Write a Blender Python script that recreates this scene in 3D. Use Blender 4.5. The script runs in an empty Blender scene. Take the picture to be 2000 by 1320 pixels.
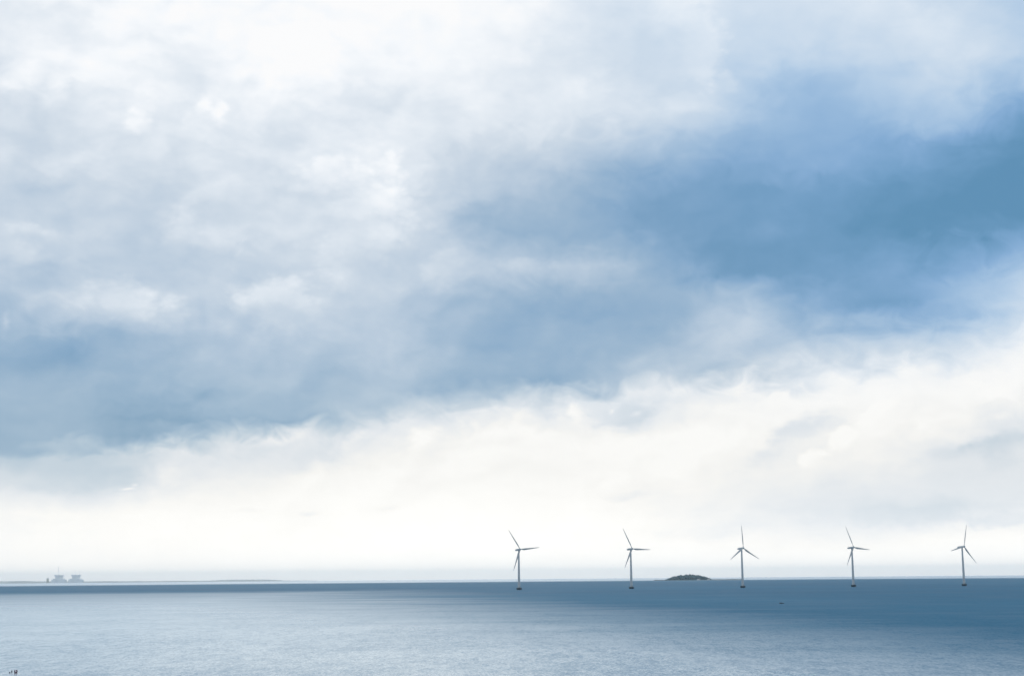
import bpy, bmesh, math, random
from mathutils import Matrix, Vector, noise

random.seed(7)
sc = bpy.context.scene
col = sc.collection

# ------------------------------------------------------------------ camera
F = 2778.0                       # focal length in pixels of the 2000 px wide photograph
CAM_H = 22.5                     # eye height above the water
R_EARTH = 7.4e6                  # earth radius with refraction
PITCH = math.atan(463.5 / F)
ROLL = math.radians(0.46)
cam_data = bpy.data.cameras.new('camera')
cam = bpy.data.objects.new('camera', cam_data)
col.objects.link(cam)
cam_data.sensor_width = 36.0
cam_data.lens = 36.0 * F / 2000.0
cam_data.clip_start = 0.5
cam_data.clip_end = 120000.0
CAM_ROT = Matrix.Rotation(math.radians(90) + PITCH, 4, 'X') @ Matrix.Rotation(-ROLL, 4, 'Z')
cam.matrix_world = Matrix.Translation((0, 0, CAM_H)) @ CAM_ROT
sc.camera = cam


def ray(px, py):
    """world direction through a pixel of the photograph"""
    return (CAM_ROT.to_3x3() @ Vector((px - 1000.0, 660.0 - py, -F))).normalized()


def az_el(px, py):
    d = ray(px, py)
    return math.degrees(math.atan2(d.x, d.y)), math.degrees(math.asin(d.z))


def at_depth(px, py, depth):
    """point of the sea surface in the direction of a pixel, at the given distance along Y"""
    d = ray(px, py)
    x, y = d.x / d.y * depth, depth
    return Vector((x, y, -(x * x + y * y) / (2 * R_EARTH)))


# ------------------------------------------------------------------ sun, exposure
SUN_EL, SUN_AZ = 48.0, -8.0      # veiled sun, ahead and to the left, above the frame
sun_data = bpy.data.lights.new('sun', 'SUN')
sun_data.energy = 0.7
sun_data.angle = math.radians(14)
sun_data.color = (1.0, 0.975, 0.94)
sun = bpy.data.objects.new('sun', sun_data)
col.objects.link(sun)
sd = Vector((math.sin(math.radians(SUN_AZ)) * math.cos(math.radians(SUN_EL)),
             math.cos(math.radians(SUN_AZ)) * math.cos(math.radians(SUN_EL)),
             math.sin(math.radians(SUN_EL))))
sun.rotation_euler = sd.to_track_quat('Z', 'Y').to_euler()
sc.view_settings.view_transform = 'Standard'
sc.view_settings.look = 'None'
sc.view_settings.exposure = 0.0
sc.view_settings.gamma = 1.0
sc.view_settings.use_curve_mapping = False
sc.cycles.volume_bounces = 1

# ------------------------------------------------------------------ world: a sky full of broken cloud
world = bpy.data.worlds.new('World')
sc.world = world
world.use_nodes = True
world.cycles.sampling_method = 'MANUAL'
world.cycles.sample_map_resolution = 256
wt = world.node_tree
wt.nodes.clear()
WN, WL = wt.nodes, wt.links


class G:
    """small helper that chains shader nodes in a tree"""
    def __init__(s, tree):
        s.t = tree

    def put(s, sock, v):
        if isinstance(v, bpy.types.NodeSocket):
            s.t.links.new(v, sock)
        else:
            sock.default_value = v

    def m(s, op, a, b=0.0, c=None, clamp=False):
        n = s.t.nodes.new('ShaderNodeMath')
        n.operation = op
        n.use_clamp = clamp
        s.put(n.inputs[0], a)
        s.put(n.inputs[1], b)
        if c is not None:
            s.put(n.inputs[2], c)
        return n.outputs[0]

    def vm(s, op, a, b=None, c=None, out=0):
        n = s.t.nodes.new('ShaderNodeVectorMath')
        n.operation = op
        s.put(n.inputs[0], a)
        if b is not None:
            s.put(n.inputs[1], b)
        if c is not None:
            s.put(n.inputs[2], c)
        return n.outputs[out]

    def rng(s, v, a, b, c=0.0, d=1.0, kind='SMOOTHSTEP'):
        n = s.t.nodes.new('ShaderNodeMapRange')
        n.interpolation_type = kind
        n.clamp = kind != 'LINEAR'
        s.put(n.inputs['Value'], v)
        for i, k in zip((a, b, c, d), ('From Min', 'From Max', 'To Min', 'To Max')):
            s.put(n.inputs[k], i)
        return n.outputs[0]

    def noise(s, vec, scale, detail=4.0, rough=0.5, dist=0.0, col=False, dim='3D'):
        n = s.t.nodes.new('ShaderNodeTexNoise')
        n.noise_dimensions = dim
        s.put(n.inputs['Vector'], vec)
        s.put(n.inputs['Scale'], scale)
        s.put(n.inputs['Detail'], detail)
        s.put(n.inputs['Roughness'], rough)
        s.put(n.inputs['Distortion'], dist)
        return n.outputs['Color' if col else 'Fac']

    def mixf(s, f, a, b):
        n = s.t.nodes.new('ShaderNodeMix')
        n.data_type = 'FLOAT'
        s.put(n.inputs[0], f)
        s.put(n.inputs[2], a)
        s.put(n.inputs[3], b)
        return n.outputs[0]

    def mixc(s, f, a, b):
        n = s.t.nodes.new('ShaderNodeMix')
        n.data_type = 'RGBA'
        s.put(n.inputs[0], f)
        s.put(n.inputs[6], a)
        s.put(n.inputs[7], b)
        return n.outputs[2]

    def ramp(s, v, stops, interp='LINEAR', alpha=False):
        n = s.t.nodes.new('ShaderNodeValToRGB')
        cr = n.color_ramp
        cr.interpolation = interp
        stops = [(p, (c, c, c, c) if isinstance(c, (int, float)) else (*c, 1)) for p, c in stops]
        while len(cr.elements) > 1:
            cr.elements.remove(cr.elements[-1])
        cr.elements[0].position = stops[0][0]
        cr.elements[0].color = stops[0][1]
        for p, c in stops[1:]:
            e = cr.elements.new(p)
            e.color = c
        s.put(n.inputs[0], v)
        return n.outputs['Alpha' if alpha else 0]

    def comb(s, x, y, z=0.0):
        n = s.t.nodes.new('ShaderNodeCombineXYZ')
        for i, v in enumerate((x, y, z)):
            s.put(n.inputs[i], v)
        return n.outputs[0]


def lin(c):
    c = c / 255.0
    return c / 12.92 if c <= 0.04045 else ((c + 0.055) / 1.055) ** 2.4


g = G(wt)
tc = WN.new('ShaderNodeTexCoord')
DIR = tc.outputs['Generated']
sep = WN.new('ShaderNodeSeparateXYZ')
WL.new(DIR, sep.inputs[0])
DEG = 180 / math.pi
AZ0 = g.m('MULTIPLY', g.m('ARCTAN2', sep.outputs[0], sep.outputs[1]), DEG)
EL0 = g.m('MULTIPLY', g.m('ARCSINE', sep.outputs[2]), DEG)

# billow of the cloud edges: push azimuth and elevation about with noise
flat = g.comb(g.m('MULTIPLY', AZ0, 0.075), g.m('MULTIPLY', EL0, 0.115), 0.37)
flat2 = g.comb(g.m('MULTIPLY_ADD', AZ0, 0.075, 7.3), g.m('MULTIPLY_ADD', EL0, 0.115, 3.1), 0.81)


def push(vec):
    """signed wobble in degrees, two sizes of billow"""
    n1 = g.m('MULTIPLY', g.m('SUBTRACT', g.noise(vec, 3.1, 3.0, 0.55, 0.3, dim='2D'), 0.5), 2.4)
    n2 = g.m('MULTIPLY', g.m('SUBTRACT', g.noise(vec, 9.5, 4.0, 0.58, 0.6, dim='2D'), 0.5), 1.5)
    return g.m('ADD', n1, n2)


WX, WY = push(flat), push(flat2)
warp_fade = g.rng(EL0, 0.3, 7.0, 0.12, 1.0)
AZ = g.m('ADD', AZ0, g.m('MULTIPLY', WX, g.rng(EL0, 0.3, 7.0, 0.5, 1.0)))
EL = g.m('ADD', EL0, g.m('MULTIPLY', WY, g.m('MULTIPLY', warp_fade, 0.75)))

# beyond the frame the same cloud deck goes on (mirrored in azimuth)
AZW = g.m('PINGPONG', g.m('ADD', AZ, 22.0), 44.0)
AZN = g.m('DIVIDE', AZW, 44.0)

# cloud brightness at a few elevations (rows) along the azimuth, as read from the sky in view
ROWS = [
 (1090, [242, 243, 244, 246, 247, 248, 249, 249, 250, 250, 251, 251, 251, 251, 251, 251, 251, 251, 251, 251, 251]),
 (1045, [240, 241, 243, 246, 247, 248, 248, 249, 250, 250, 250, 250, 249, 246, 242, 241, 237, 237, 244, 247, 245]),
 (995, [239, 242, 243, 245, 246, 246, 247, 248, 249, 250, 250, 250, 246, 241, 236, 230, 225, 220, 216, 220, 226]),
 (940, [217, 210, 204, 229, 237, 246, 248, 249, 252, 251, 251, 252, 246, 247, 238, 235, 234, 230, 229, 227, 225]),
 (893, [185, 203, 192, 216, 232, 232, 227, 240, 244, 247, 253, 253, 249, 249, 248, 240, 240, 239, 235, 223, 232]),
 (860, [153, 161, 150, 143, 194, 242, 222, 220, 242, 249, 253, 253, 248, 251, 254, 243, 241, 251, 250, 235, 218]),
 (825, [142, 159, 140, 125, 134, 156, 157, 211, 247, 225, 235, 251, 234, 239, 254, 254, 240, 252, 245, 235, 226]),
 (765, [154, 149, 162, 157, 162, 159, 169, 177, 188, 175, 175, 217, 233, 230, 227, 254, 254, 247, 247, 250, 250]),
 (735, [160, 142, 150, 162, 171, 173, 159, 176, 173, 157, 150, 156, 176, 195, 173, 203, 242, 248, 242, 251, 249]),
 (675, [158, 148, 155, 170, 180, 181, 178, 193, 175, 158, 160, 157, 153, 165, 194, 189, 192, 185, 199, 213, 249]),
 (600, [170, 199, 188, 202, 190, 202, 197, 204, 194, 161, 146, 142, 141, 148, 175, 169, 137, 132, 132, 164, 208]),
 (525, [197, 187, 202, 195, 199, 187, 216, 201, 199, 200, 185, 182, 172, 148, 111, 112, 109, 114, 132, 155, 184]),
 (450, [205, 204, 189, 186, 222, 221, 209, 214, 204, 176, 148, 143, 136, 120, 116, 116, 108, 100, 94, 95, 103]),
 (375, [205, 193, 210, 203, 212, 210, 220, 229, 233, 194, 175, 166, 148, 125, 117, 114, 110, 107, 94, 93, 84]),
 (300, [211, 206, 227, 225, 227, 220, 225, 236, 229, 209, 195, 199, 185, 162, 145, 140, 138, 131, 108, 104, 96]),
 (225, [215, 217, 213, 238, 233, 228, 238, 228, 228, 237, 233, 222, 221, 192, 189, 152, 145, 161, 170, 152, 119]),
 (150, [220, 246, 242, 235, 236, 244, 254, 240, 240, 235, 231, 221, 217, 206, 207, 178, 160, 179, 191, 196, 168]),
 (75, [227, 238, 243, 254, 253, 253, 254, 254, 251, 244, 244, 229, 217, 217, 207, 200, 197, 207, 214, 214, 184]),
 (0, [234, 245, 242, 254, 252, 254, 254, 250, 250, 251, 246, 230, 214, 237, 219, 208, 211, 221, 205, 198, 183]),
 (-120, [232, 238, 244, 250, 250, 250, 250, 250, 248, 246, 240, 232, 222, 226, 222, 216, 214, 216, 210, 206, 200]),
]
ROWS = ROWS[::-1]                 # from the top downwards


def cubic(p, t):
    a, b, c, d = p
    return b + 0.5 * t * (c - a + t * (2 * a - 5 * b + 4 * c - d + t * (3 * (b - c) + d - a)))


def sky_value(px, py):
    """brightness table read at any point, smoothly"""
    fx = min(max(px / 100.0, 0), 19.999)
    i = int(fx)
    cl = lambda k, n: min(max(k, 0), n)
    line = []
    for y, v in ROWS:
        line.append(cubic([v[cl(i + k, 20)] for k in (-1, 0, 1, 2)], fx - i))
    ys = [y for y, v in ROWS]
    py = min(max(py, ys[0]), ys[-1] - 0.01)
    j = max(k for k in range(len(ys)) if ys[k] <= py)
    t = (py - ys[j]) / (ys[j + 1] - ys[j])
    v = [line[cl(j + k, len(ys) - 1)] for k in (-1, 0, 1, 2)]
    return min(255, max(80, cubic(v, t * 0.6 + 0.4 * t * t * (3 - 2 * t))))


def elp(az, el):
    return el / math.cos(math.radians(min(abs(az), 24)))


def pix_of(az, ep):
    el = math.radians(ep * math.cos(math.radians(min(abs(az), 24))))
    a = math.radians(az)
    d = Vector((math.sin(a) * math.cos(el), math.cos(a) * math.cos(el), math.sin(el)))
    q = CAM_ROT.to_3x3().transposed() @ d
    return 1000 - F * q.x / q.z, 660 + F * q.y / q.z


ca = g.m('COSINE', g.m('MULTIPLY', g.m('MINIMUM', g.m('ABSOLUTE', AZ0), 24.0), math.pi / 180))
ELP = g.m('DIVIDE', EL, ca)
val = None
prev = None
NR = 32
knots = [0.7 + (26.2 - 0.7) * (k / (NR - 1)) ** 1.12 for k in range(NR)]
for ep in knots:
    stops = []
    for i in range(32):
        f = i / 31.0
        a = -22 + 44 * f
        stops.append((f, sky_value(*pix_of(a, ep)) / 255.0))
    row = g.ramp(AZN, stops, 'B_SPLINE', alpha=True)
    val = row if val is None else g.mixf(g.rng(ELP, prev, ep, 0.0, 1.0, 'LINEAR'), val, row)
    prev = ep

# single cloud heads and gaps with their own crisp side
# cx, cy, rx, ry, tilt of the long axis, gain, soft, (dx, dy) = crisp side in azimuth/elevation
PUFFS = [
 # upper left
 (565, 75, 130, 72, -12, 13, .4, (.7, -.7)),
 (360, 150, 85, 40, -20, -12, .6, (.2, 1)),
 (700, 160, 70, 60, 0, -9, .5, (-1, .3)),
 (270, 243, 46, 36, 0, 20, .55, (-.3, 1)),
 (398, 212, 26, 34, 20, 16, .4, (.3, .9)),
 (426, 226, 26, 30, 0, 16, .45, (1, .3)),
 (110, 245, 110, 60, 10, -9, .6, (-.3, 1)),
 (640, 340, 76, 50, 10, 12, .35, (-.5, .9)),
 (680, 325, 16, 26, 0, -9, .6, (0, 1)),
 (765, 325, 44, 56, 0, 15, .3, (.8, .6)),
 (720, 425, 125, 115, 0, 11, .3, (1, .1)),
 (640, 505, 60, 60, 30, 10, .35, (-1, .2)),
 (760, 520, 90, 55, 0, -9, .6, (-.4, 1)),
 # middle left cumulus heads
 (540, 590, 122, 66, 5, 17, .3, (-.2, 1)),
 (655, 575, 22, 28, 0, -8, .6, (0, 1)),
 (235, 595, 125, 62, -8, 14, .35, (.4, 1)),
 (325, 620, 60, 60, 0, 8, .3, (1, .6)),
 (395, 620, 22, 60, 10, -11, .6, (0, 1)),
 (360, 450, 70, 60, 0, 10, .5, (-.4, 1)),
 (90, 370, 110, 26, 8, -10, .6, (0, 1)),
 (60, 452, 90, 22, -4, 14, .5, (0, 1)),
 (50, 510, 70, 50, -20, 10, .4, (.8, .8)),
 (4, 630, 14, 30, 0, 22, .9, (1, .4)),
 (470, 690, 150, 60, 15, 7, .5, (.3, 1)),
 (860, 525, 60, 46, 10, 10, .35, (-1, .6)),
 (1080, 525, 260, 30, 0, 14, .5, (0, 1)),
 (1330, 610, 70, 40, -35, -6, .6, (1, 1)),
 # dark undersides
 (150, 700, 90, 60, 0, -8, .7, (0, 1)),
 (395, 778, 60, 14, 28, -13, .6, (.5, 1)),
 (300, 852, 190, 32, 8, -17, .4, (0, -1)),
 (110, 880, 180, 20, 2, -14, .4, (0, -1)),
 (520, 835, 120, 22, 14, -8, .4, (.1, -1)),
 (950, 745, 220, 34, 4, -12, .3, (0, -1)),
 (1000, 640, 160, 50, 0, -7, .6, (-1, 0)),
 # band below the main cloud, left
 (120, 945, 170, 26, 2, -8, .5, (0, -1)),
 (235, 935, 60, 36, 0, -8, .5, (1, 0)),
 (330, 925, 60, 34, 0, 8, .4, (-1, .2)),
 (252, 953, 20, 5, 8, 32, .9, (.6, 1)),
 (262, 946, 8, 6, 0, 22, .9, (0, 1)),
 (500, 885, 120, 26, 14, -9, .6, (.2, 1)),
 (545, 862, 60, 18, 10, 18, .7, (.6, .8)),
 (690, 860, 60, 30, 25, 14, .5, (-.3, 1)),
 (830, 850, 50, 34, 20, 13, .5, (-.6, 1)),
 (960, 868, 110, 20, 6, -6, .6, (0, 1)),
 (900, 800, 150, 16, 3, -10, .6, (0, 1)),
 (610, 1000, 55, 12, 4, -9, .8, (0, -1)),
 (760, 992, 50, 12, 0, -8, .8, (0, -1)),
 (480, 995, 60, 10, 0, -5, .8, (0, 1)),
 # right: curl of white against the blue
 (1370, 90, 76, 90, 0, 11, .22, (1, -.1)),
 (1425, 160, 32, 28, 0, 14, .3, (1, .5)),
 (1330, 195, 120, 34, -6, 8, .5, (.4, -1)),
 (1260, 90, 60, 60, 0, -9, .6, (0, 1)),
 (1120, 180, 90, 50, 0, 6, .6, (1, 0)),
 (1800, 60, 130, 70, -25, 8, .6, (.6, 1)),
 (1500, 455, 110, 30, 0, 7, .6, (0, 1)),
 (1700, 590, 160, 26, 4, -10, .4, (0, -1)),
 (1500, 570, 150, 24, 10, -8, .5, (-.3, -1)),
 (1480, 640, 110, 40, -18, 8, .4, (0, 1)),
 (1500, 685, 120, 40, 8, -12, .45, (-.6, 1)),
 (1400, 715, 90, 26, 10, -14, .5, (0, -1)),
 (1720, 640, 190, 22, -2, -9, .4, (0, -1)),
 # bright opening and the clouds in it
 (1210, 808, 120, 44, 4, -20, .4, (.9, -.6)),
 (1190, 800, 14, 10, 20, 20, .9, (0, 1)),
 (1240, 806, 16, 12, 20, 16, .9, (1, 1)),
 (1162, 828, 30, 16, 0, -10, .8, (0, -1)),
 (1120, 800, 26, 40, 20, 14, .5, (-.8, .6)),
 (1385, 740, 110, 24, 20, 12, .5, (-.4, 1)),
 (1600, 735, 220, 22, 10, 10, .6, (0, 1)),
 (1575, 842, 110, 40, 10, -17, .4, (-.3, 1)),
 (1510, 885, 60, 32, 30, -12, .45, (-1, .3)),
 (1640, 868, 44, 34, 10, 15, .22, (-.3, 1)),
 (1590, 895, 40, 26, 20, 13, .25, (-.6, 1)),
 (1705, 808, 46, 18, 32, 15, .3, (-.6, 1)),
 (1370, 880, 120, 46, 30, 5, .3, (-.4, 1)),
 (1200, 945, 60, 26, 15, 6, .3, (-.4, 1)),
 (1220, 968, 60, 16, 10, -7, .5, (0, -1)),
 (1420, 850, 14, 30, 0, -6, .8, (0, 1)),
 (1955, 868, 90, 34, 6, -20, .5, (-.3, .9)),
 (1960, 815, 60, 16, 10, 8, .6, (0, 1)),
 (1860, 888, 90, 26, 12, -12, .5, (0, 1)),
 (1960, 905, 50, 26, 0, -6, .5, (-.4, 1)),
 (1760, 1000, 200, 44, 2, -9, .35, (.1, -1)),
 (1960, 1015, 90, 26, 0, -12, .35, (0, -1)),
 (1400, 1030, 160, 32, 3, -7, .5, (-.1, -1)),
 (1180, 1040, 110, 16, 0, -4, .6, (0, -1)),
]
vor = WN.new('ShaderNodeTexVoronoi')
vor.feature = 'SMOOTH_F1'
vor.voronoi_dimensions = '2D'
g.put(vor.inputs['Vector'], flat)
for k_, v_ in (('Scale', 8.5), ('Detail', 2.5), ('Roughness', 0.55), ('Lacunarity', 2.3), ('Smoothness', 0.35)):
    vor.inputs[k_].default_value = v_
vor.normalize = False
fine = g.noise(flat, 22.0, 3.0, 0.6, 0.4, dim='2D')
edge = g.m('ADD', g.m('MULTIPLY', g.m('SUBTRACT', fine, 0.5), 0.3), g.m('MULTIPLY', g.m('SUBTRACT', vor.outputs['Distance'], 0.42), 0.5))
P = g.comb(g.m('ADD', AZ0, g.m('MULTIPLY', WX, 0.3)), g.m('ADD', EL0, g.m('MULTIPLY', WY, 0.2)))
pix = 1 / 48.5
for cx, cy, rx, ry, tilt, gain, soft, (dx, dy) in PUFFS:
    a, e = az_el(cx, cy)
    th = math.radians(tilt)
    rel = g.vm('SUBTRACT', P, (a, e, 0))
    qx = g.vm('DOT_PRODUCT', rel, (math.cos(th) / (rx * pix), math.sin(th) / (rx * pix), 0), out=1)
    qy = g.vm('DOT_PRODUCT', rel, (-math.sin(th) / (ry * pix), math.cos(th) / (ry * pix), 0), out=1)
    q = g.comb(qx, qy)
    rr = g.m('ADD', g.vm('LENGTH', q, out=1), edge)
    body = g.rng(rr, 1.12, max(0.08, 0.90 - soft * 1.25))
    n = math.hypot(dx, dy)
    side = g.rng(g.vm('DOT_PRODUCT', q, (dx / n, dy / n, 0), out=1), -1.0, 0.55)
    val = g.m('MULTIPLY_ADD', g.m('MULTIPLY', body, side), gain * 1.15 / 255.0, val)

# lumps and wisps everywhere
wob = g.comb(g.m('MULTIPLY_ADD', WX, 0.03, g.m('MULTIPLY', AZ0, 0.075)), g.m('MULTIPLY_ADD', WY, 0.03, g.m('MULTIPLY', EL0, 0.115)))
heap = g.noise(wob, 3.6, 4.0, 0.42, 0.2, dim='2D')
heap2 = g.noise(g.vm('ADD', wob, (-0.022, 0.045, 0.0)), 3.6, 4.0, 0.42, 0.2, dim='2D')
val = g.m('MULTIPLY_ADD', g.m('SUBTRACT', heap, 0.5), g.rng(EL0, 1.0, 9.0, 0.02, 0.075), val)
# heads catch light on their upper side, bases stay grey
calm_right = g.rng(g.m('MULTIPLY_ADD', EL0, 0.8, AZ0), 3.0, 22.0, 1.0, 0.3)
val = g.m('MULTIPLY_ADD', g.m('SUBTRACT', heap, heap2), g.m('MULTIPLY', g.rng(EL0, 0.8, 8.0, 0.03, 0.21), calm_right), val)
billow = g.m('SUBTRACT', 0.42, vor.outputs['Distance'])
val = g.m('MULTIPLY_ADD', billow, g.m('MULTIPLY', g.rng(EL0, 3.0, 9.0, 0.0, 0.024), g.rng(AZ0, -2.0, 14.0, 1.0, 0.3)), val)
wisp = g.m('SUBTRACT', g.noise(g.comb(g.m('MULTIPLY', AZ0, 0.12), g.m('MULTIPLY', EL0, 0.42), 1.7), 9.0, 4.0, 0.6, 0.5, dim='2D'), 0.5)
val = g.m('MULTIPLY_ADD', wisp, g.rng(EL0, 0.0, 9.0, 0.024, 0.012), val)

# overhead and behind: the broken overcast goes on as soft lumps
over = g.m('MULTIPLY_ADD', g.noise(DIR, 2.3, 6.0, 0.55, 0.4), 0.75, 0.47)
val = g.mixf(g.rng(EL0, 26.0, 42.0), val, over)
val = g.m('MINIMUM', g.m('MAXIMUM', val, 0.3), 0.998)

shade = g.ramp(val, [(p / 255, tuple(lin(c) for c in rgb)) for p, rgb in [
    (70, (66, 116, 152)), (92, (88, 138, 174)), (112, (110, 152, 187)), (132, (132, 167, 199)),
    (155, (155, 182, 207)), (180, (180, 199, 218)), (205, (206, 218, 230)), (228, (231, 238, 245)),
    (244, (249, 252, 255)), (252, (255, 255, 255))]])
warm = g.ramp(val, [(p / 255, tuple(lin(c) for c in rgb)) for p, rgb in [
    (92, (96, 142, 176)), (132, (134, 166, 192)), (155, (156, 182, 204)), (180, (181, 200, 215)),
    (205, (206, 217, 226)), (228, (230, 234, 238)), (244, (249, 248, 245)), (252, (255, 254, 251))]])
blue = g.ramp(val, [(p / 255, tuple(lin(c) for c in rgb)) for p, rgb in [
    (92, (90, 142, 180)), (112, (112, 158, 198)), (132, (132, 172, 212)), (155, (156, 189, 222)),
    (180, (181, 206, 231)), (205, (206, 222, 238)), (228, (230, 239, 248)), (252, (255, 255, 255))]])
# clearer air, so a purer blue, high on the right
shade = g.mixc(g.rng(g.m('MULTIPLY_ADD', EL0, 0.9, AZ0), 14.0, 30.0), shade, blue)
clouds = g.mixc(g.rng(EL, 5.0, 10.0, 1.0, 0.0), shade, warm)
SKY_STRENGTH = 0.1
clouds10 = g.vm('SCALE', clouds)
# the low sky is brighter than the film could hold
g.put(clouds10.node.inputs['Scale'], g.m('MULTIPLY', g.rng(EL0, 0.0, 4.5, 1.17, 0.985), 1 / SKY_STRENGTH))
sky = WN.new('ShaderNodeTexSky')
sky.sky_type = 'NISHITA'
sky.sun_disc = False
sky.sun_elevation = math.radians(SUN_EL)
sky.sun_rotation = math.radians(SUN_AZ)
sky_mix = g.mixc(0.955, sky.outputs[0], clouds10)      # thin breaks let a little clear sky through
bg = WN.new('ShaderNodeBackground')
bg.inputs['Strength'].default_value = SKY_STRENGTH
WL.new(sky_mix, bg.inputs['Color'])
out = WN.new('ShaderNodeOutputWorld')
WL.new(bg.outputs[0], out.inputs['Surface'])


# ------------------------------------------------------------------ helpers
def material(name, color, rough=0.5, spec=0.5, vary=0.0, scale=1.0, bump=0.0):
    m = bpy.data.materials.new(name)
    m.use_nodes = True
    t = m.node_tree
    b = t.nodes['Principled BSDF']
    b.inputs['Roughness'].default_value = rough
    b.inputs['Specular IOR Level'].default_value = spec
    h = G(t)
    tcn = t.nodes.new('ShaderNodeTexCoord')
    nz = h.noise(tcn.outputs['Object'], scale, 6.0, 0.6)
    c0 = tuple(x * (1 - vary) for x in color) + (1,)
    c1 = tuple(min(1, x * (1 + vary)) for x in color) + (1,)
    t.links.new(h.mixc(h.rng(nz, 0.3, 0.7), c0, c1), b.inputs['Base Color'])
    if bump:
        bp = t.nodes.new('ShaderNodeBump')
        bp.inputs['Distance'].default_value = bump
        t.links.new(nz, bp.inputs['Height'])
        t.links.new(bp.outputs[0], b.inputs['Normal'])
    return m


def obj(name, bm, mat, parent=None, loc=None, smooth=True):
    me = bpy.data.meshes.new(name)
    bmesh.ops.recalc_face_normals(bm, faces=bm.faces[:])
    bm.to_mesh(me)
    bm.free()
    me.materials.append(mat)
    if smooth:
        for p in me.polygons:
            p.use_smooth = True
        me.set_sharp_from_angle(angle=math.radians(38))
    o = bpy.data.objects.new(name, me)
    col.objects.link(o)
    if parent:
        o.parent = parent
    if loc is not None:
        o.location = loc
    return o


def empty(name, loc, rz=0.0):
    o = bpy.data.objects.new(name, None)
    o.empty_display_size = 1
    col.objects.link(o)
    o.location = loc
    o.rotation_euler = (0, 0, rz)
    return o


def tag(o, label=None, cat=None, group=None, kind=None):
    for k, v in (('label', label), ('category', cat), ('group', group), ('kind', kind)):
        if v:
            o[k] = v
    return o


def lathe(bm, prof, n=24, M=Matrix()):
    """surface of revolution about Z from (radius, z) pairs, closed at both ends"""
    rings = []
    for r, z in prof:
        rings.append([bm.verts.new(M @ Vector((r * math.cos(2 * math.pi * i / n), r * math.sin(2 * math.pi * i / n), z))) for i in range(n)])
    for a, b in zip(rings, rings[1:]):
        for i in range(n):
            bm.faces.new((a[i], a[(i + 1) % n], b[(i + 1) % n], b[i]))
    bm.faces.new(rings[0][::-1])
    bm.faces.new(rings[-1])


def box(bm, x0, x1, y0, y1, z0, z1, M=Matrix(), bevel=0.0):
    vs = [bm.verts.new(M @ Vector(p)) for p in ((x0, y0, z0), (x1, y0, z0), (x1, y1, z0), (x0, y1, z0),
                                                  (x0, y0, z1), (x1, y0, z1), (x1, y1, z1), (x0, y1, z1))]
    fs = [bm.faces.new([vs[i] for i in f]) for f in ((0, 3, 2, 1), (4, 5, 6, 7), (0, 1, 5, 4), (1, 2, 6, 5), (2, 3, 7, 6), (3, 0, 4, 7))]
    if bevel:
        es = list({e for f in fs for e in f.edges})
        bmesh.ops.bevel(bm, geom=es, offset=bevel, segments=2, affect='EDGES', profile=0.6)


def tube(bm, pts, r, n=6, closed=False):
    k = len(pts)
    rings = []
    for i, p in enumerate(pts):
        a = pts[(i - 1) % k] if (closed or i > 0) else p
        b = pts[(i + 1) % k] if (closed or i < k - 1) else p
        q = (b - a).normalized().to_track_quat('Z', 'Y')
        rings.append([bm.verts.new(p + q @ Vector((r * math.cos(2 * math.pi * j / n), r * math.sin(2 * math.pi * j / n), 0))) for j in range(n)])
    rng = range(k if closed else k - 1)
    for i in rng:
        a, b = rings[i], rings[(i + 1) % k]
        for j in range(n):
            bm.faces.new((a[j], a[(j + 1) % n], b[(j + 1) % n], b[j]))
    if not closed:
        bm.faces.new(rings[0][::-1])
        bm.faces.new(rings[-1])


def copy_tree(o, parent=None):
    c = o.copy()
    col.objects.link(c)
    if parent:
        c.parent = parent
        c.matrix_parent_inverse = o.matrix_parent_inverse
    for ch in o.children:
        copy_tree(ch, c)
    return c


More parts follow.
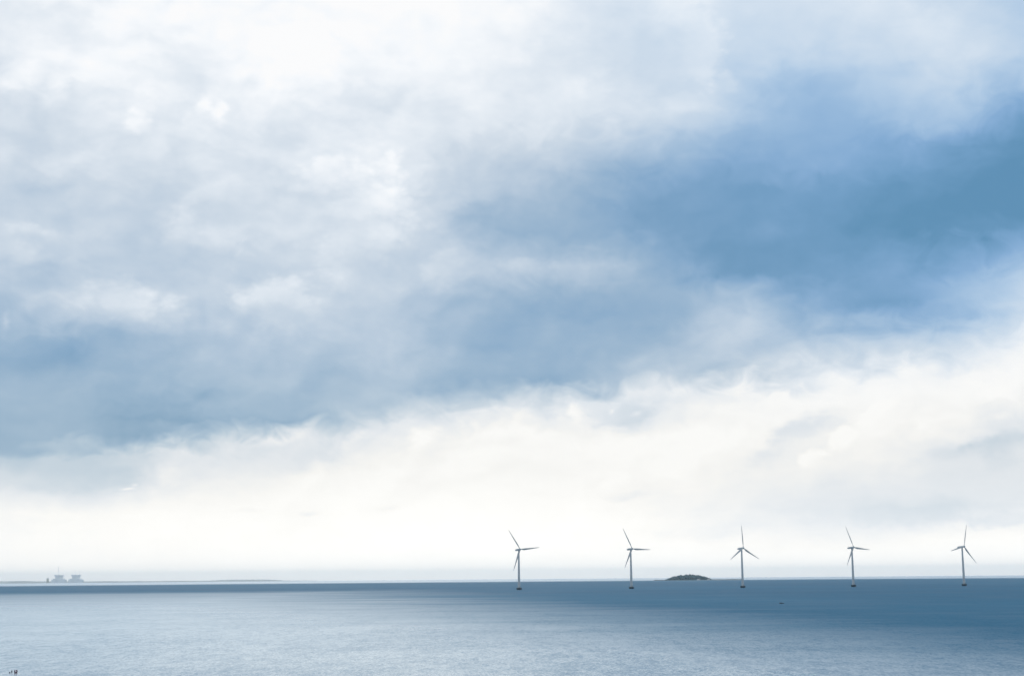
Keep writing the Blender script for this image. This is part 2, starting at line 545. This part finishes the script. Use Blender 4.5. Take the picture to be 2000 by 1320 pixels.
# ------------------------------------------------------------------ sea
def build_sea():
    bm = bmesh.new()
    SEG = 256
    radii = [0.0] + [6.0 * (21500 / 6.0) ** (i / 170.0) for i in range(171)]
    c = bm.verts.new((0, 0, 0))
    prev = None
    for r in radii[1:]:
        ring = [bm.verts.new((r * math.sin(2 * math.pi * i / SEG), r * math.cos(2 * math.pi * i / SEG), -r * r / (2 * R_EARTH))) for i in range(SEG)]
        for i in range(SEG):
            j = (i + 1) % SEG
            if prev is None:
                bm.faces.new((c, ring[j], ring[i]))
            else:
                bm.faces.new((prev[i], prev[j], ring[j], ring[i]))
        prev = ring
    m = bpy.data.materials.new('sea_water')
    m.use_nodes = True
    t = m.node_tree
    b = t.nodes['Principled BSDF']
    h = G(t)
    tcn = t.nodes.new('ShaderNodeTexCoord')
    pos = tcn.outputs['Object']
    sp = t.nodes.new('ShaderNodeSeparateXYZ')
    t.links.new(pos, sp.inputs[0])
    X, Y = sp.outputs[0], sp.outputs[1]
    big = h.m('SUBTRACT', h.noise(pos, 0.0011, 4.0, 0.55), 0.5)
    mid = h.m('SUBTRACT', h.noise(h.vm('MULTIPLY', pos, (1, 2.2, 1)), 0.006, 5.0, 0.6), 0.5)
    # cloud shadow painted into the water: far out on the left and from near to far on the right
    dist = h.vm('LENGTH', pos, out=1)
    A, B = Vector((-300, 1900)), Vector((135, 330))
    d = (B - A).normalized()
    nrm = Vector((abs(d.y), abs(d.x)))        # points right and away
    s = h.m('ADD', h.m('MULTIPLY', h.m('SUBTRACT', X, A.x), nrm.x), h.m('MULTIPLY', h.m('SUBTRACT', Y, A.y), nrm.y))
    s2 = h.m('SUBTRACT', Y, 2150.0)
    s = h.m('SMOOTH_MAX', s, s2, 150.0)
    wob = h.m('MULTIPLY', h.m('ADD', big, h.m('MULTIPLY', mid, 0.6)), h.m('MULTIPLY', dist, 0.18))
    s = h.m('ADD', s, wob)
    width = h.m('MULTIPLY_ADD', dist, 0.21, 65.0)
    shade_ruffle = h.rng(h.m('DIVIDE', s, width), -1.3, 0.8)
    shade_ruffle = h.m('MAXIMUM', shade_ruffle, h.rng(h.m('MULTIPLY_ADD', wob, 0.8, Y), 350.0, 2300.0, 0.0, 0.7))
    # the painted shadow gives way to paler water along the far horizon
    far_pale = h.rng(h.m('MULTIPLY_ADD', big, 900.0, dist), 5300.0, 7000.0)
    shade_ruffle = h.m('MULTIPLY', shade_ruffle, h.m('SUBTRACT', 1.0, h.m('MULTIPLY', far_pale, 0.9)))
    shade_ruffle = h.m('ADD', shade_ruffle, h.m('MULTIPLY', mid, 0.22), clamp=True)
    gl = t.nodes.new('ShaderNodeBsdfAnisotropic')
    gl.distribution = 'MULTI_GGX'
    di = t.nodes.new('ShaderNodeBsdfDiffuse')
    fr = t.nodes.new('ShaderNodeFresnel')
    fr.inputs['IOR'].default_value = 1.333
    ms = t.nodes.new('ShaderNodeMixShader')
    gl.inputs['Color'].default_value = (0.93, 0.98, 1.0, 1)
    t.links.new(h.mixf(shade_ruffle, 0.22, 0.40), gl.inputs['Roughness'])
    # water colour: green-blue, a little milky over the shoals
    shoal = h.rng(h.m('ADD', big, h.m('MULTIPLY', mid, 0.4)), -0.2, 0.2)
    t.links.new(h.mixc(shoal, (0.002, 0.084, 0.168, 1), (0.004, 0.110, 0.205, 1)), di.inputs['Color'])
    # wavelets: slopes from noise of several sizes, crests running roughly across the view
    rot = t.nodes.new('ShaderNodeMapping')
    rot.inputs['Rotation'].default_value = (0, 0, math.radians(14))
    rot.inputs['Scale'].default_value = (1.0, 0.34, 1.0)
    t.links.new(pos, rot.inputs['Vector'])
    wv = rot.outputs[0]
    n1 = h.vm('SUBTRACT', h.noise(wv, 1.7, 4.0, 0.6, 0.3, col=True), (0.5, 0.5, 0.5))
    n2 = h.vm('SUBTRACT', h.noise(wv, 0.33, 3.0, 0.6, 0.3, col=True), (0.5, 0.5, 0.5))
    n3 = h.vm('SUBTRACT', h.noise(wv, 0.035, 3.0, 0.6, 0.3, col=True), (0.5, 0.5, 0.5))
    amp = h.mixf(shade_ruffle, 0.18, 0.5)
    near = h.rng(dist, 200.0, 6000.0, 1.0, 0.35)
    def sc_(v, k):
        n = h.vm('SCALE', v)
        h.put(n.node.inputs['Scale'], k)
        return n
    tot = h.vm('ADD', sc_(n1, h.m('MULTIPLY', amp, near)), h.vm('ADD', sc_(n2, h.m('MULTIPLY', amp, 0.45)), sc_(n3, h.m('MULTIPLY', amp, 0.3))))
    slope = h.vm('MULTIPLY', tot, (0.5, 1.0, 0.0))
    geo = t.nodes.new('ShaderNodeNewGeometry')
    nn = h.vm('NORMALIZE', h.vm('ADD', geo.outputs['Normal'], slope))
    t.links.new(nn, gl.inputs['Normal'])
    t.links.new(nn, fr.inputs['Normal'])
    # cloud shadow painted by cutting the sky's reflection inside its zone
    fac = h.m('MULTIPLY', h.m('MINIMUM', fr.outputs[0], 0.85), h.mixf(shade_ruffle, 1.0, 0.095))
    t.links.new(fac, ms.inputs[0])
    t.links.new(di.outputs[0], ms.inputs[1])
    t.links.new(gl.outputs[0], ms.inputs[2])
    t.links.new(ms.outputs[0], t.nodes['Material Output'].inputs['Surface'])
    t.nodes.remove(b)
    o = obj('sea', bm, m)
    tag(o, kind='structure')
    return o


build_sea()

# ------------------------------------------------------------------ haze
hb = bmesh.new()
box(hb, -22000, 22000, -22000, 22000, -(21500 ** 2) / (2 * R_EARTH) - 1.5, 106)
hm = bpy.data.materials.new('haze_air')
hm.use_nodes = True
hm.node_tree.nodes.clear()
pv = hm.node_tree.nodes.new('ShaderNodeVolumePrincipled')
pv.inputs['Color'].default_value = (0.84, 0.94, 1.0, 1)
pv.inputs['Density'].default_value = 3.9e-5
pv.inputs['Anisotropy'].default_value = 0.88
ho = hm.node_tree.nodes.new('ShaderNodeOutputMaterial')
hm.node_tree.links.new(pv.outputs[0], ho.inputs['Volume'])
haze = obj('haze', hb, hm, smooth=False)
tag(haze, 'thin pale haze lying over the sea and the far shore', 'haze', kind='stuff')

# ------------------------------------------------------------------ wind turbines
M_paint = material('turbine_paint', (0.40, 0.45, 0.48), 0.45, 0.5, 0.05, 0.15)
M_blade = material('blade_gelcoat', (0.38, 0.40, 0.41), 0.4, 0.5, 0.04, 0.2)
M_conc = material('wet_concrete', (0.008, 0.030, 0.052), 0.8, 0.15, 0.35, 0.8, 0.05)
M_steel = material('galvanised_steel', (0.12, 0.17, 0.21), 0.5, 0.5, 0.1, 1.0)
M_dark = material('dark_opening', (0.04, 0.05, 0.055), 0.6, 0.5, 0.1, 1.0)

HUB_H = 64.5
OVER = 4.3
TILT = math.radians(5)


def blade_bm():
    """lofted aerofoil, root at the hub, tip up along +Z; rotor axis is -Y"""
    bm = bmesh.new()
    stations = [(1.0, 1.3, 1.25, 40), (2.4, 1.35, 1.2, 36), (5.0, 2.4, 0.72, 26), (8.0, 3.05, 0.52, 18), (13.0, 2.7, 0.40, 11),
                (19.0, 2.2, 0.29, 6), (26.0, 1.65, 0.20, 3), (32.0, 1.2, 0.14, 1), (36.5, 0.75, 0.08, 0), (38.0, 0.22, 0.03, 0)]
    N = 14
    rings = []
    for z, ch, th, tw in stations:
        tw = math.radians(tw)
        ring = []
        for i in range(N):
            a = 2 * math.pi * i / N
            x = math.cos(a) * ch / 2 + ch * 0.16 * min(1, (z - 1) / 7)
            k = 0.62 + 0.38 * math.cos(a) if z > 3 else 1.0
            y = math.sin(a) * th / 2 * k
            ring.append(bm.verts.new((x * math.cos(tw) - y * math.sin(tw), x * math.sin(tw) + y * math.cos(tw) - 0.0009 * z * z, z)))
        rings.append(ring)
    for a, b in zip(rings, rings[1:]):
        for i in range(N):
            bm.faces.new((a[i], a[(i + 1) % N], b[(i + 1) % N], b[i]))
    bm.faces.new(rings[0][::-1])
    bm.faces.new(rings[-1])
    return bm


def make_turbine():
    root = empty('wind_turbine', (0, 0, 0))
    # foundation: a concrete caisson that flares up to the deck
    f = bmesh.new()
    lathe(f, [(3.4, -6.0), (3.5, -0.6), (3.7, 0.3), (4.1, 1.2), (4.35, 2.1), (4.35, 2.9), (3.9, 3.15), (2.5, 3.2)], 32)
    fo = obj('foundation', f, M_conc, root)
    # railing round the deck
    r = bmesh.new()
    n = 16
    for hz in (3.75, 4.3):
        tube(r, [Vector((4.0 * math.cos(2 * math.pi * i / n), 4.0 * math.sin(2 * math.pi * i / n), hz)) for i in range(n)], 0.05, 5, True)
    for i in range(n):
        x, y = 4.0 * math.cos(2 * math.pi * i / n), 4.0 * math.sin(2 * math.pi * i / n)
        tube(r, [Vector((x, y, 3.05)), Vector((x, y, 4.3))], 0.05, 5)
    obj('railing', r, M_steel, fo)
    l = bmesh.new()
    for sx in (-0.3, 0.3):
        tube(l, [Vector((sx, -4.55, -1.5)), Vector((sx, -4.55, 4.1))], 0.06, 5)
    for k in range(14):
        tube(l, [Vector((-0.3, -4.55, -1.1 + k * 0.38)), Vector((0.3, -4.55, -1.1 + k * 0.38))], 0.035, 4)
    for hz in (0.6, 2.7):
        for sx in (-0.3, 0.3):
            tube(l, [Vector((sx, -4.55, hz)), Vector((sx, -3.7, hz))], 0.05, 4)
    obj('ladder', l, M_steel, fo)
    # tower with flange seams
    t = bmesh.new()
    prof = [(2.1, 3.15)]
    top = HUB_H - 1.9
    for k in range(1, 4):
        z = 3.15 + (top - 3.15) * k / 3
        rr = 2.1 + (1.18 - 2.1) * (z - 3.15) / (top - 3.15)
        if k < 3:
            prof += [(rr + 0.01, z - 0.12), (rr + 0.07, z - 0.08), (rr + 0.07, z + 0.08), (rr - 0.01, z + 0.12)]
        else:
            prof += [(rr, z)]
    lathe(t, prof, 32)
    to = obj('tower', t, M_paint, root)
    d = bmesh.new()
    box(d, -0.5, 0.5, -2.19, -2.02, 3.5, 5.7, bevel=0.04)
    obj('door', d, M_steel, to)
    # nacelle: long rounded housing, tail away from the wind
    Mt = Matrix.Translation((0, 0, HUB_H)) @ Matrix.Rotation(-TILT, 4, 'X')
    nb = bmesh.new()
    secs = [(-2.9, 1.25, 1.25), (-2.6, 1.42, 1.42), (-0.5, 1.62, 1.6), (3.0, 1.62, 1.6), (7.0, 1.5, 1.42), (8.6, 1.35, 1.2), (9.0, 1.05, 0.9)]
    N = 20
    rings = []
    for y, w, hh in secs:
        ring = []
        for i in range(N):
            a = 2 * math.pi * i / N
            ca, sa = math.cos(a), math.sin(a)
            p = 0.45
            ring.append(nb.verts.new(Mt @ Vector((w * math.copysign(abs(ca) ** p, ca), y, hh * math.copysign(abs(sa) ** p, sa)))))
        rings.append(ring)
    for a, b in zip(rings, rings[1:]):
        for i in range(N):
            nb.faces.new((a[i], a[(i + 1) % N], b[(i + 1) % N], b[i]))
    nb.faces.new(rings[0][::-1])
    nb.faces.new(rings[-1])
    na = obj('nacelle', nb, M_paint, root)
    v = bmesh.new()
    tube(v, [Mt @ Vector((0.5, 7.2, 1.4)), Mt @ Vector((0.5, 7.2, 3.2))], 0.07, 5)
    tube(v, [Mt @ Vector((0.1, 7.2, 3.2)), Mt @ Vector((0.9, 7.2, 3.2))], 0.06, 5)
    obj('wind_vane', v, M_steel, na)
    yb = bmesh.new()
    lathe(yb, [(1.2, HUB_H - 2.0), (1.3, HUB_H - 1.9), (1.3, HUB_H - 1.5), (1.3, HUB_H - 1.2)], 24)
    obj('yaw_bearing', yb, M_steel, to)
    # hub
    hb_ = bmesh.new()
    MH = Mt @ Matrix.Translation((0, -OVER, 0)) @ Matrix.Rotation(math.radians(90), 4, 'X')
    lathe(hb_, [(1.2, -1.45), (1.5, -1.2), (1.6, 0.0), (1.45, 0.9), (1.05, 1.7), (0.5, 2.15), (0.08, 2.3)], 24, MH)
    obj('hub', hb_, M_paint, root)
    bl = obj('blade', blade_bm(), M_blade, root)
    for k in range(2):
        c = bl.copy()
        col.objects.link(c)
    return root


def pose_rotor(root, phase):
    """turn the three blades; phase in degrees clockwise from straight up as seen from the front"""
    blades = [c for c in root.children if c.name.startswith('blade')]
    Mt = Matrix.Translation((0, 0, HUB_H)) @ Matrix.Rotation(-TILT, 4, 'X') @ Matrix.Translation((0, -OVER, 0))
    for k, b in enumerate(blades):
        b.matrix_local = Mt @ Matrix.Rotation(math.radians(phase + 120 * k), 4, 'Y')


YAW = math.radians(34)
T_SPOTS = [  # px, depth, phase, label
    (1013.8, 2345, -35, 'white offshore wind turbine leftmost in the row, one blade reaching level to the right'),
    (1233.3, 2372, -28, 'white offshore wind turbine just left of the wooded island, second in the row'),
    (1450.9, 2392, -1, 'white offshore wind turbine just right of the island with one blade pointing straight up'),
    (1667.2, 2402, -24, 'white offshore wind turbine fourth in the row, between the upright-bladed one and the last one'),
    (1883.6, 2410, 18, 'white offshore wind turbine rightmost in the row, one blade reaching level to the left'),
]
first = make_turbine()
turbs = [first] + [copy_tree(first) for _ in range(4)]
for o, (px, dep, ph, lab) in zip(turbs, T_SPOTS):
    o.location = at_depth(px, 1146, dep)
    o.rotation_euler = (0, 0, YAW)
    pose_rotor(o, ph)
    tag(o, lab, 'wind turbine', 'offshore wind turbines standing in a row in the sea')

# ------------------------------------------------------------------ island with its trees
M_soil = material('island_grass', (0.025, 0.08, 0.09), 0.9, 0.2, 0.3, 0.05)
M_leaf = material('island_foliage', (0.018, 0.072, 0.085), 0.9, 0.2, 0.4, 0.15)
M_stone = material('breakwater_stone', (0.07, 0.085, 0.095), 0.85, 0.3, 0.35, 0.4)
M_wall = material('pale_render', (0.62, 0.63, 0.62), 0.7, 0.3, 0.06, 0.5)
M_roof = material('dark_roof', (0.12, 0.09, 0.08), 0.7, 0.3, 0.15, 0.5)

ISL_D = 6000.0
S = ISL_D / F                          # metres per photo pixel there
isl_c = at_depth(1344, 1131, ISL_D)


def mound_h(u):
    """height of the rampart along its length, u in -1..1"""
    pts = [(-1, 0), (-0.93, 1.2), (-0.8, 3.2), (-0.62, 6.2), (-0.4, 8.1), (-0.15, 9.5), (0.15, 9.4), (0.4, 8.4), (0.65, 6.2), (0.85, 3.4), (0.96, 1.0), (1, 0)]
    for (a, ha), (b, hb2) in zip(pts, pts[1:]):
        if u <= b:
            return ha + (hb2 - ha) * (u - a) / (b - a)
    return 0


bm = bmesh.new()
NX, NY = 70, 26
HW, HD = 46.5 * S, 60.0
grid = []
for i in range(NX + 1):
    row = []
    for j in range(NY + 1):
        u, v = -1 + 2 * i / NX, -1 + 2 * j / NY
        r = min(1, math.hypot(u * 0.0, v))
        prof = max(0, 1 - abs(v) ** 2.6)
        z = mound_h(u) * S * 0.62 * prof + noise.noise(Vector((u * 9, v * 6, 3))) * 1.0 * prof - 0.8
        row.append(bm.verts.new((u * HW, v * HD * math.sqrt(max(0.02, 1 - u * u)), z)))
    grid.append(row)
for i in range(NX):
    for j in range(NY):
        bm.faces.new((grid[i][j], grid[i + 1][j], grid[i + 1][j + 1], grid[i][j + 1]))
isl = obj('island', bm, M_soil, loc=isl_c)
tag(isl, kind='structure')

# the wood on the rampart reads as one mass
bm = bmesh.new()
rnd = random.Random(3)
for k in range(430):
    u = rnd.uniform(-0.93, 0.93)
    v = rnd.uniform(-0.85, 0.7)
    gh = mound_h(u) * S * 0.62 * max(0, 1 - abs(v) ** 2.6)
    h = mound_h(u) * S * (rnd.uniform(0.18, 0.40) if rnd.random() < 0.85 else rnd.uniform(0.42, 0.56)) + rnd.uniform(0.3, 1.8)
    w = rnd.uniform(2.6, 6.2) * (0.6 + 0.4 * mound_h(u) / 8.6)
    x, y = u * HW, v * HD * math.sqrt(1 - u * u)
    ret = bmesh.ops.create_icosphere(bm, subdivisions=2, radius=1.0)
    for vv in ret['verts']:
        co = vv.co.copy()
        f = 1 + 0.42 * noise.noise(co * 2.1 + Vector((k, k * 0.37, 0)))
        vv.co = Vector((x + co.x * w * f, y + co.y * w * f, gh + h * 0.45 + co.z * h * 0.6 * f))
can = obj('island_wood', bm, M_leaf, loc=isl_c, smooth=False)
tag(can, 'low dark wood covering the humped island between two turbines', 'trees', kind='stuff')


def house(px, w, d, hgt, rf, lab, dy):
    x = (px - 1344) * S
    root = empty('island_house', isl_c + Vector((x, dy, 2.2)))
    b = bmesh.new()
    box(b, -w / 2, w / 2, -d / 2, d / 2, -1.5, hgt)
    obj('wall', b, M_wall, root, smooth=False)
    b = bmesh.new()
    vs = [b.verts.new(p) for p in ((-w / 2 - .3, -d / 2 - .4, hgt), (w / 2 + .3, -d / 2 - .4, hgt), (w / 2 + .3, d / 2 + .4, hgt), (-w / 2 - .3, d / 2 + .4, hgt),
                                   (-w / 2 - .3, 0, hgt + rf), (w / 2 + .3, 0, hgt + rf))]
    for f in ((0, 1, 5, 4), (2, 3, 4, 5), (0, 4, 3), (1, 2, 5), (0, 3, 2, 1)):
        b.faces.new([vs[i] for i in f])
    obj('roof', b, M_roof, root, smooth=False)
    for k in range(int(w // 3)):
        b = bmesh.new()
        cx = -w / 2 + 1.7 + k * 3
        box(b, cx - .5, cx + .5, -d / 2 - .06, -d / 2 + .04, 0.8, 2.1)
        obj('window', b, M_dark, root, smooth=False)
    tag(root, lab, 'house', 'pale houses at the foot of the island')


house(1380.5, 9, 7, 3.0, 2.2, 'small pale house at the right foot of the wooded island', -46)
house(1361, 13, 7, 2.6, 1.8, 'longer low pale house at the foot of the island, left of the small one', -52)


def stone_mole(px0, px1, lab, hz):
    b = bmesh.new()
    r = random.Random(int(px0))
    x0, x1 = (px0 - 1344) * S, (px1 - 1344) * S
    n = int((x1 - x0) / 3)
    N = 5
    prof = [(-5.5, -1.0), (-2.6, 0.72), (-1.2, 1.0), (1.4, 1.0), (5.5, -1.0)]
    rings = []
    for i in range(n + 1):
        x = x0 + (x1 - x0) * i / n
        e = min(1, min(i, n - i) / 2.0 + 0.15)
        rings.append([b.verts.new((x, yy * (0.9 + r.random() * .2), (zz * hz if zz > 0 else zz) * (e if zz > 0 else 1) * (0.85 + 0.3 * r.random()))) for yy, zz in prof])
    for a, c in zip(rings, rings[1:]):
        for j in range(N - 1):
            b.faces.new((a[j], a[j + 1], c[j + 1], c[j]))
    b.faces.new(rings[0])
    b.faces.new(rings[-1][::-1])
    o = obj('breakwater', b, M_stone, loc=isl_c, smooth=False)
    tag(o, lab, 'breakwater', 'stone moles of the island')


stone_mole(1277, 1303, 'short low stone breakwater running left from the wooded island', 2.6)
stone_mole(1385, 1450, 'long low stone breakwater running right from the island behind a turbine', 3.0)

# ------------------------------------------------------------------ far shore
M_shore = material('far_shore', (0.42, 0.42, 0.38), 0.9, 0.2, 0.3, 0.002)


def shore(name, px0, px1, depth, heights, width):
    """a low coast: ridge heights (m above the sea) along its length"""
    bm = bmesh.new()
    n = 90
    rows = []
    for i in range(n + 1):
        f = i / n
        px = px0 + (px1 - px0) * f
        base = at_depth(px, 1136, depth)
        k = f * (len(heights) - 1)
        a = int(min(k, len(heights) - 2))
        hgt = heights[a] + (heights[a + 1] - heights[a]) * (k - a)
        hgt = max(0.4, hgt * (1 + 0.22 * noise.noise(Vector((f * 34, depth, 0)))) )
        r = []
        for dy, kz in ((-width * .5, -0.4), (-width * .42, 0.25), (-width * .2, 0.75), (0, 1.0), (width * .3, 0.7), (width * .5, -0.4)):
            p = at_depth(px, 1136, depth + dy)
            r.append(bm.verts.new((p.x, p.y, p.z + (hgt * kz if kz > 0 else -3))))
        rows.append(r)
    for a, b in zip(rows, rows[1:]):
        for j in range(5):
            bm.faces.new((a[j], b[j], b[j + 1], a[j + 1]))
    o = obj(name, bm, M_shore)
    tag(o, kind='structure')
    return o


shore('far_coast', -500, 620, 18500, [30, 28, 28, 31, 34, 31, 33, 27, 22, 18, 16, 14, 11, 8, 4], 900)
shore('distant_hill', 380, 560, 20300, [8, 16, 24, 27, 25, 27, 20, 8], 500)

# ------------------------------------------------------------------ power station on the far shore
M_plant = material('plant_cladding', (0.82, 0.82, 0.81), 0.7, 0.3, 0.08, 0.02)
M_lower = material('plant_concrete', (0.85, 0.85, 0.84), 0.8, 0.3, 0.08, 0.02)
M_sand = material('yellow_silo', (0.45, 0.38, 0.22), 0.7, 0.3, 0.08, 0.02)
PD = 17400.0
PS = PD / F


def reactor(px, lab, masts):
    c = at_depth(px, 1136, PD)
    root = empty('reactor_building', c)
    b = bmesh.new()
    box(b, -12 * PS, 12 * PS, -60, 60, -2, 6.6 * PS, bevel=1.0)
    box(b, -9 * PS, 9 * PS, -62, 50, 6.6 * PS + 0.01, 8.4 * PS, bevel=1.0)
    obj('lower_block', b, M_lower, root, smooth=False)
    b = bmesh.new()
    box(b, -5.6 * PS, 5.6 * PS, -45, 45, 8.42 * PS, 12.6 * PS, bevel=1.0)
    obj('tower_block', b, M_plant, root, smooth=False)
    b = bmesh.new()
    box(b, -7.2 * PS, 7.2 * PS, -50, 50, 12.62 * PS, 15.2 * PS, bevel=1.0)
    obj('top_block', b, M_plant, root, smooth=False)
    for dx, top, r in masts:
        b = bmesh.new()
        lathe(b, [(r, 15.2 * PS), (r * .7, top * PS)], 10, Matrix.Translation((dx * PS, 0, 0)))
        obj('exhaust_stack', b, M_plant, root)
    tag(root, lab, 'power station', 'twin reactor blocks on the far shore')


reactor(115.2, 'left of the two faint stepped reactor blocks, with a thin stack above it', [(-2.0, 31, 2.6)])
reactor(148.2, 'right of the two faint stepped reactor blocks on the far shore', [(-1.5, 24, 1.6), (6.0, 23, 1.6)])
c = at_depth(93, 1136, PD)
root = empty('silo', c)
b = bmesh.new()
lathe(b, [(2.2 * PS, -2), (2.2 * PS, 8.4 * PS), (1.8 * PS, 8.9 * PS)], 20)
obj('drum', b, M_sand, root)
b = bmesh.new()
lathe(b, [(1.8 * PS, 8.92 * PS), (1.1 * PS, 10.2 * PS), (0.2 * PS, 10.9 * PS)], 20)
obj('cap', b, M_lower, root)
tag(root, 'small yellowish silo left of the two reactor blocks', 'silo')

# ------------------------------------------------------------------ floats near the bottom left, small boat at mid distance
M_red = material('red_float', (0.07, 0.004, 0.022), 0.4, 0.5, 0.15, 3.0)
M_navy = material('navy_float', (0.02, 0.022, 0.05), 0.45, 0.5, 0.15, 3.0)
M_white = material('white_float', (0.85, 0.80, 0.84), 0.4, 0.5, 0.04, 3.0)


def sea_hit(px, py):
    d = ray(px, py)
    t = CAM_H / -d.z
    for _ in range(8):
        p = Vector((0, 0, CAM_H)) + d * t
        h = CAM_H + (p.x ** 2 + p.y ** 2) / (2 * R_EARTH)
        t = h / -d.z
    return Vector((0, 0, CAM_H)) + d * t


def small_float(px, py, r, hgt, lab):
    p = sea_hit(px, py)
    root = empty('marker_float', p)
    b = bmesh.new()
    lathe(b, [(r * .3, -r * .7), (r * .85, -r * .3), (r, 0.05), (r * .9, hgt * .45), (r * .5, hgt * .75), (r * .22, hgt * .9)], 16)
    obj('float_body', b, M_navy, root)
    b = bmesh.new()
    tube(b, [Vector((r * .25 * math.cos(a), 0, hgt * .98 + r * .22 * math.sin(a))) for a in [i * math.pi / 4 for i in range(8)]], r * .07, 5, True)
    obj('lifting_eye', b, M_navy, root)
    tag(root, lab, 'float', 'small dark floats beside the red buoy')


small_float(19.0, 1313.4, 0.2, 0.28, 'small low dark float at the left end of the row near the bottom left corner')
small_float(23.0, 1312.0, 0.15, 0.55, 'small upright dark float between the low float and the red buoy')
p = sea_hit(30.8, 1313.6)
root = empty('red_buoy', p)
b = bmesh.new()
# a dark red horseshoe collar standing in the water
pts = [Vector((0.30 * math.cos(a), 0.0, 0.40 + 0.33 * math.sin(a))) for a in [math.radians(112 + i * (316 / 24)) for i in range(25)]]
tube(b, pts, 0.14, 10)
obj('collar', b, M_red, root)
b = bmesh.new()
lathe(b, [(0.05, 0.14), (0.17, 0.22), (0.21, 0.46), (0.17, 0.74), (0.06, 0.84)], 16)
obj('core', b, M_white, root)
b = bmesh.new()
lathe(b, [(0.1, -0.5), (0.34, -0.2), (0.40, 0.0), (0.3, 0.06)], 18)
obj('base_float', b, M_red, root)
tag(root, 'dark red buoy with a white core near the bottom left corner', 'buoy')

p = sea_hit(1527, 1178.2)
root = empty('small_boat', p, math.radians(8))
b = bmesh.new()
L, W = 3.2, 1.2
secs = [(-L / 2, .78, .42), (-L / 4, .95, .40), (0, 1.0, .42), (L / 4, .8, .50), (L * .42, .35, .62), (L / 2, .04, .70)]
rings = []
for x, w, hgt in secs:
    hw = W / 2 * w
    rings.append([b.verts.new(q) for q in ((x, -hw, hgt), (x, -hw * .85, 0.0), (x, 0, -.14), (x, hw * .85, 0.0), (x, hw, hgt),
                                            (x, hw * .88, hgt), (x, hw * .7, .08), (x, 0, .02), (x, -hw * .7, .08), (x, -hw * .88, hgt))])
for a, c in zip(rings, rings[1:]):
    for i in range(10):
        b.faces.new((a[i], a[(i + 1) % 10], c[(i + 1) % 10], c[i]))
b.faces.new(rings[0][::-1])
b.faces.new(rings[-1])
obj('hull', b, M_navy, root)
for x in (-1.0, 0.35):
    b = bmesh.new()
    box(b, x - .13, x + .13, -.48, .48, .27, .31)
    obj('bench', b, M_steel, root, smooth=False)
b = bmesh.new()
box(b, -1.95, -1.64, -.16, .16, .3, .85, bevel=.05)
box(b, -1.83, -1.72, -.06, .06, -.3, .3)
obj('outboard_motor', b, M_red, root)
b = bmesh.new()
box(b, -1.0, -0.1, -.3, .3, .32, 0.95, bevel=.12)
obj('covered_gear', b, M_navy, root)
tag(root, 'tiny dark open boat with reddish motor in the dark water below the turbines', 'boat')
